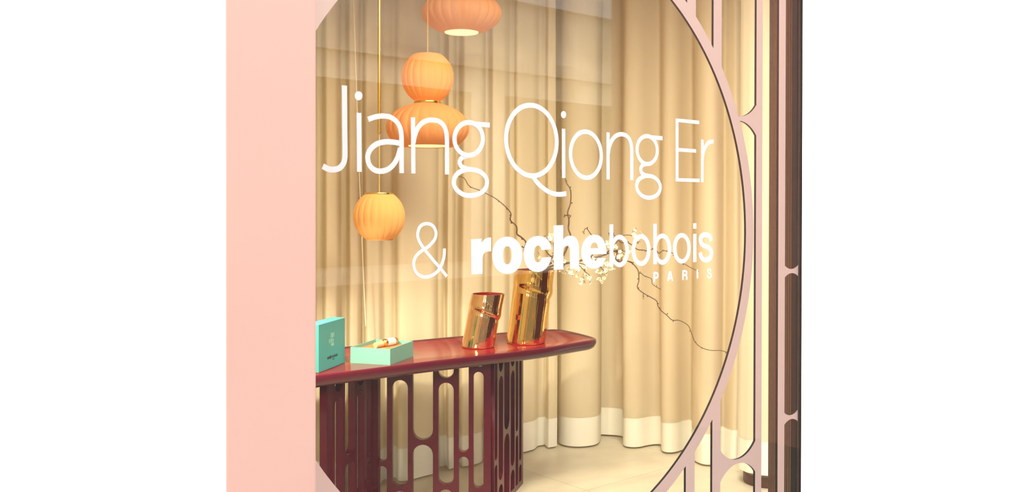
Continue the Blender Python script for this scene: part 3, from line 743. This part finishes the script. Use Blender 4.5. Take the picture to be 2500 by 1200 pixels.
# ------------------------------------------------------------------ pendant lamps
def shade(parent, cx, cy, zc, rmax, hgt, rtop, rbot, m, ribs=20, name='lamp_shade', ph=0.):
    prof = []; K = 26; zt, zb = zc+hgt/2, zc-hgt/2
    bt_ = math.asin(min(1, rtop/rmax)); bb = math.asin(min(1, rbot/rmax))
    a0, a1 = math.pi/2-bb, math.pi/2-bt_
    for k in range(K+1):
        th_ = -a0+(a0+a1)*k/K; prof.append((rmax*math.cos(th_), math.sin(th_)))
    s0, s1 = prof[0][1], prof[-1][1]
    prof = [(r, zb+(zt-zb)*(s-s0)/(s1-s0)) for r, s in prof]
    def rib(a_, k, n):
        u = (a_*ribs/(2*math.pi)+ph) % 1.0; e = math.sin(math.pi*k/(n-1))
        return 1+(.026*math.sin(math.pi*u)+.034*((u-.5) if u < .9 else .4-(u-.9)*9))*(.35+.65*e)
    v, f = lathe(cx, cy, prof, ribs*12, rib=rib)
    return pyobj(name, v, f, m, parent, True)
def ringpart(parent, cx, cy, z, r, h, m, name):
    v, f = lathe(cx, cy, [(r-.004, z-h/2), (r, z-h/2), (r+.001, z), (r, z+h/2), (r-.004, z+h/2), (r-.004, z-h/2)], 48); return pyobj(name, v, f, m, parent, True, 30)
def disc(parent, cx, cy, z, r, m, name):
    v, f = lathe(cx, cy, [(r, z-.002), (r, z+.002)], 40, (True, True)); return pyobj(name, v, f, m, parent)
def bulb(parent, cx, cy, z, power, col=(1, .62, .25), r=.03):
    l = bpy.data.lights.new('bulb', 'POINT'); l.energy = power; l.color = col; l.shadow_soft_size = r
    o = bpy.data.objects.new('bulb', l); COL.objects.link(o); o.parent = parent; o.location = Vector((cx, cy, z))-parent.location
def cord(parent, cx, cy, z0, z1, r, m, name='cord', n=6):
    v, f = tube([(cx, cy, z0), (cx, cy, (z0+z1)/2), (cx, cy, z1)], r, n); pyobj(name, v, f, m, parent, True, 60)
ZCE = 2.95
g = onY(926, 527, 1.75)
L1 = thing('pendant_lamp', (g.x, g.y, g.z-.11), 'small round amber pleated pendant lamp hanging low on a brass rod', 'lamp')
shade(L1, g.x, g.y, g.z-.003, .117, .208, .066, .062, SHADE0)
ringpart(L1, g.x, g.y, g.z+.104, .067, .007, BRASS, 'top_ring'); disc(L1, g.x, g.y, g.z+.105, .064, BRASS, 'top_cap')
ringpart(L1, g.x, g.y, g.z-.109, .0625, .004, SHADE2, 'bottom_ring')
zr = onY(923, 325, 1.75).z
cord(L1, g.x, g.y, g.z+.107, zr, .0022, CORD); cord(L1, g.x, g.y, zr, ZCE, .0082, BRASS, 'rod', 14)
bulb(L1, g.x, g.y, g.z, .25)
g = onY(1044, 192, 1.75); g2 = onY(1044, 305, 1.75)
L2 = thing('pendant_lamp', (g2.x, g2.y, g2.z-.12), 'two-tier orange pleated pendant lamp, a globe above a wide flattened shade', 'lamp')
shade(L2, g.x, g.y, g.z+.004, .1225, .222, .068, .060, SHADE1, name='upper_shade')
disc(L2, g.x, g.y, g.z+.115, .066, SHADE1, 'top_cap')
zc2 = onY(1044, 251, 1.75).z; ringpart(L2, g.x, g.y, zc2, .0655, .010, BRASS, 'collar')
shade(L2, g.x, g.y, (zc2-.004+onY(1044, 357, 1.75).z)/2, .196, (zc2-.004)-onY(1044, 357, 1.75).z, .062, .135, SHADE2, 24, 'lower_shade', .3)
disc(L2, g.x, g.y, onY(1044, 356, 1.75).z, .092, GLOW, 'diffuser')
cord(L2, g.x, g.y, g.z+.115, ZCE, .0022, CORD)
bulb(L2, g.x, g.y, g.z, .35); bulb(L2, g.x, g.y, g2.z+.01, .35)
g = onY(1127, 36, 1.75)
L3 = thing('pendant_lamp', (g.x, g.y, g.z-.1), 'wide flattened orange pendant lamp with its round lit opening showing below', 'lamp')
zb3 = onY(1131, 80, 1.75).z
shade(L3, g.x, g.y, zb3+.098, .194, .196, .07, .087, SHADE2, 24, 'lamp_shade', .6)
disc(L3, g.x, g.y, zb3+.001, .084, GLOW, 'diffuser'); ringpart(L3, g.x, g.y, zb3+.2, .071, .01, BRASS, 'collar')
shade(L3, g.x, g.y, zb3+.32, .1225, .222, .068, .060, SHADE1, name='upper_shade'); disc(L3, g.x, g.y, zb3+.432, .066, SHADE1, 'top_cap')
cord(L3, g.x, g.y, zb3+.43, ZCE, .0022, CORD)
bulb(L3, g.x, g.y, zb3+.1, .35)

# thin pull cord of the curtain
pts = catmull([onY(x, y, 2.15) for x, y in ((858, -60), (863, 0), (869, 180), (875, 360), (881, 520), (888, 690), (893, 800))], 5)
pts[0] = Vector((pts[0].x, pts[0].y, 2.94))
v, f = tube(pts, .0026, 6)
tag(pyobj('curtain_cord', v, f, mat('pale_cord', (.90, .80, .60), .6), None, True), 'thin pale cord hanging in front of the curtain beside the brass lamp rod', 'cord')
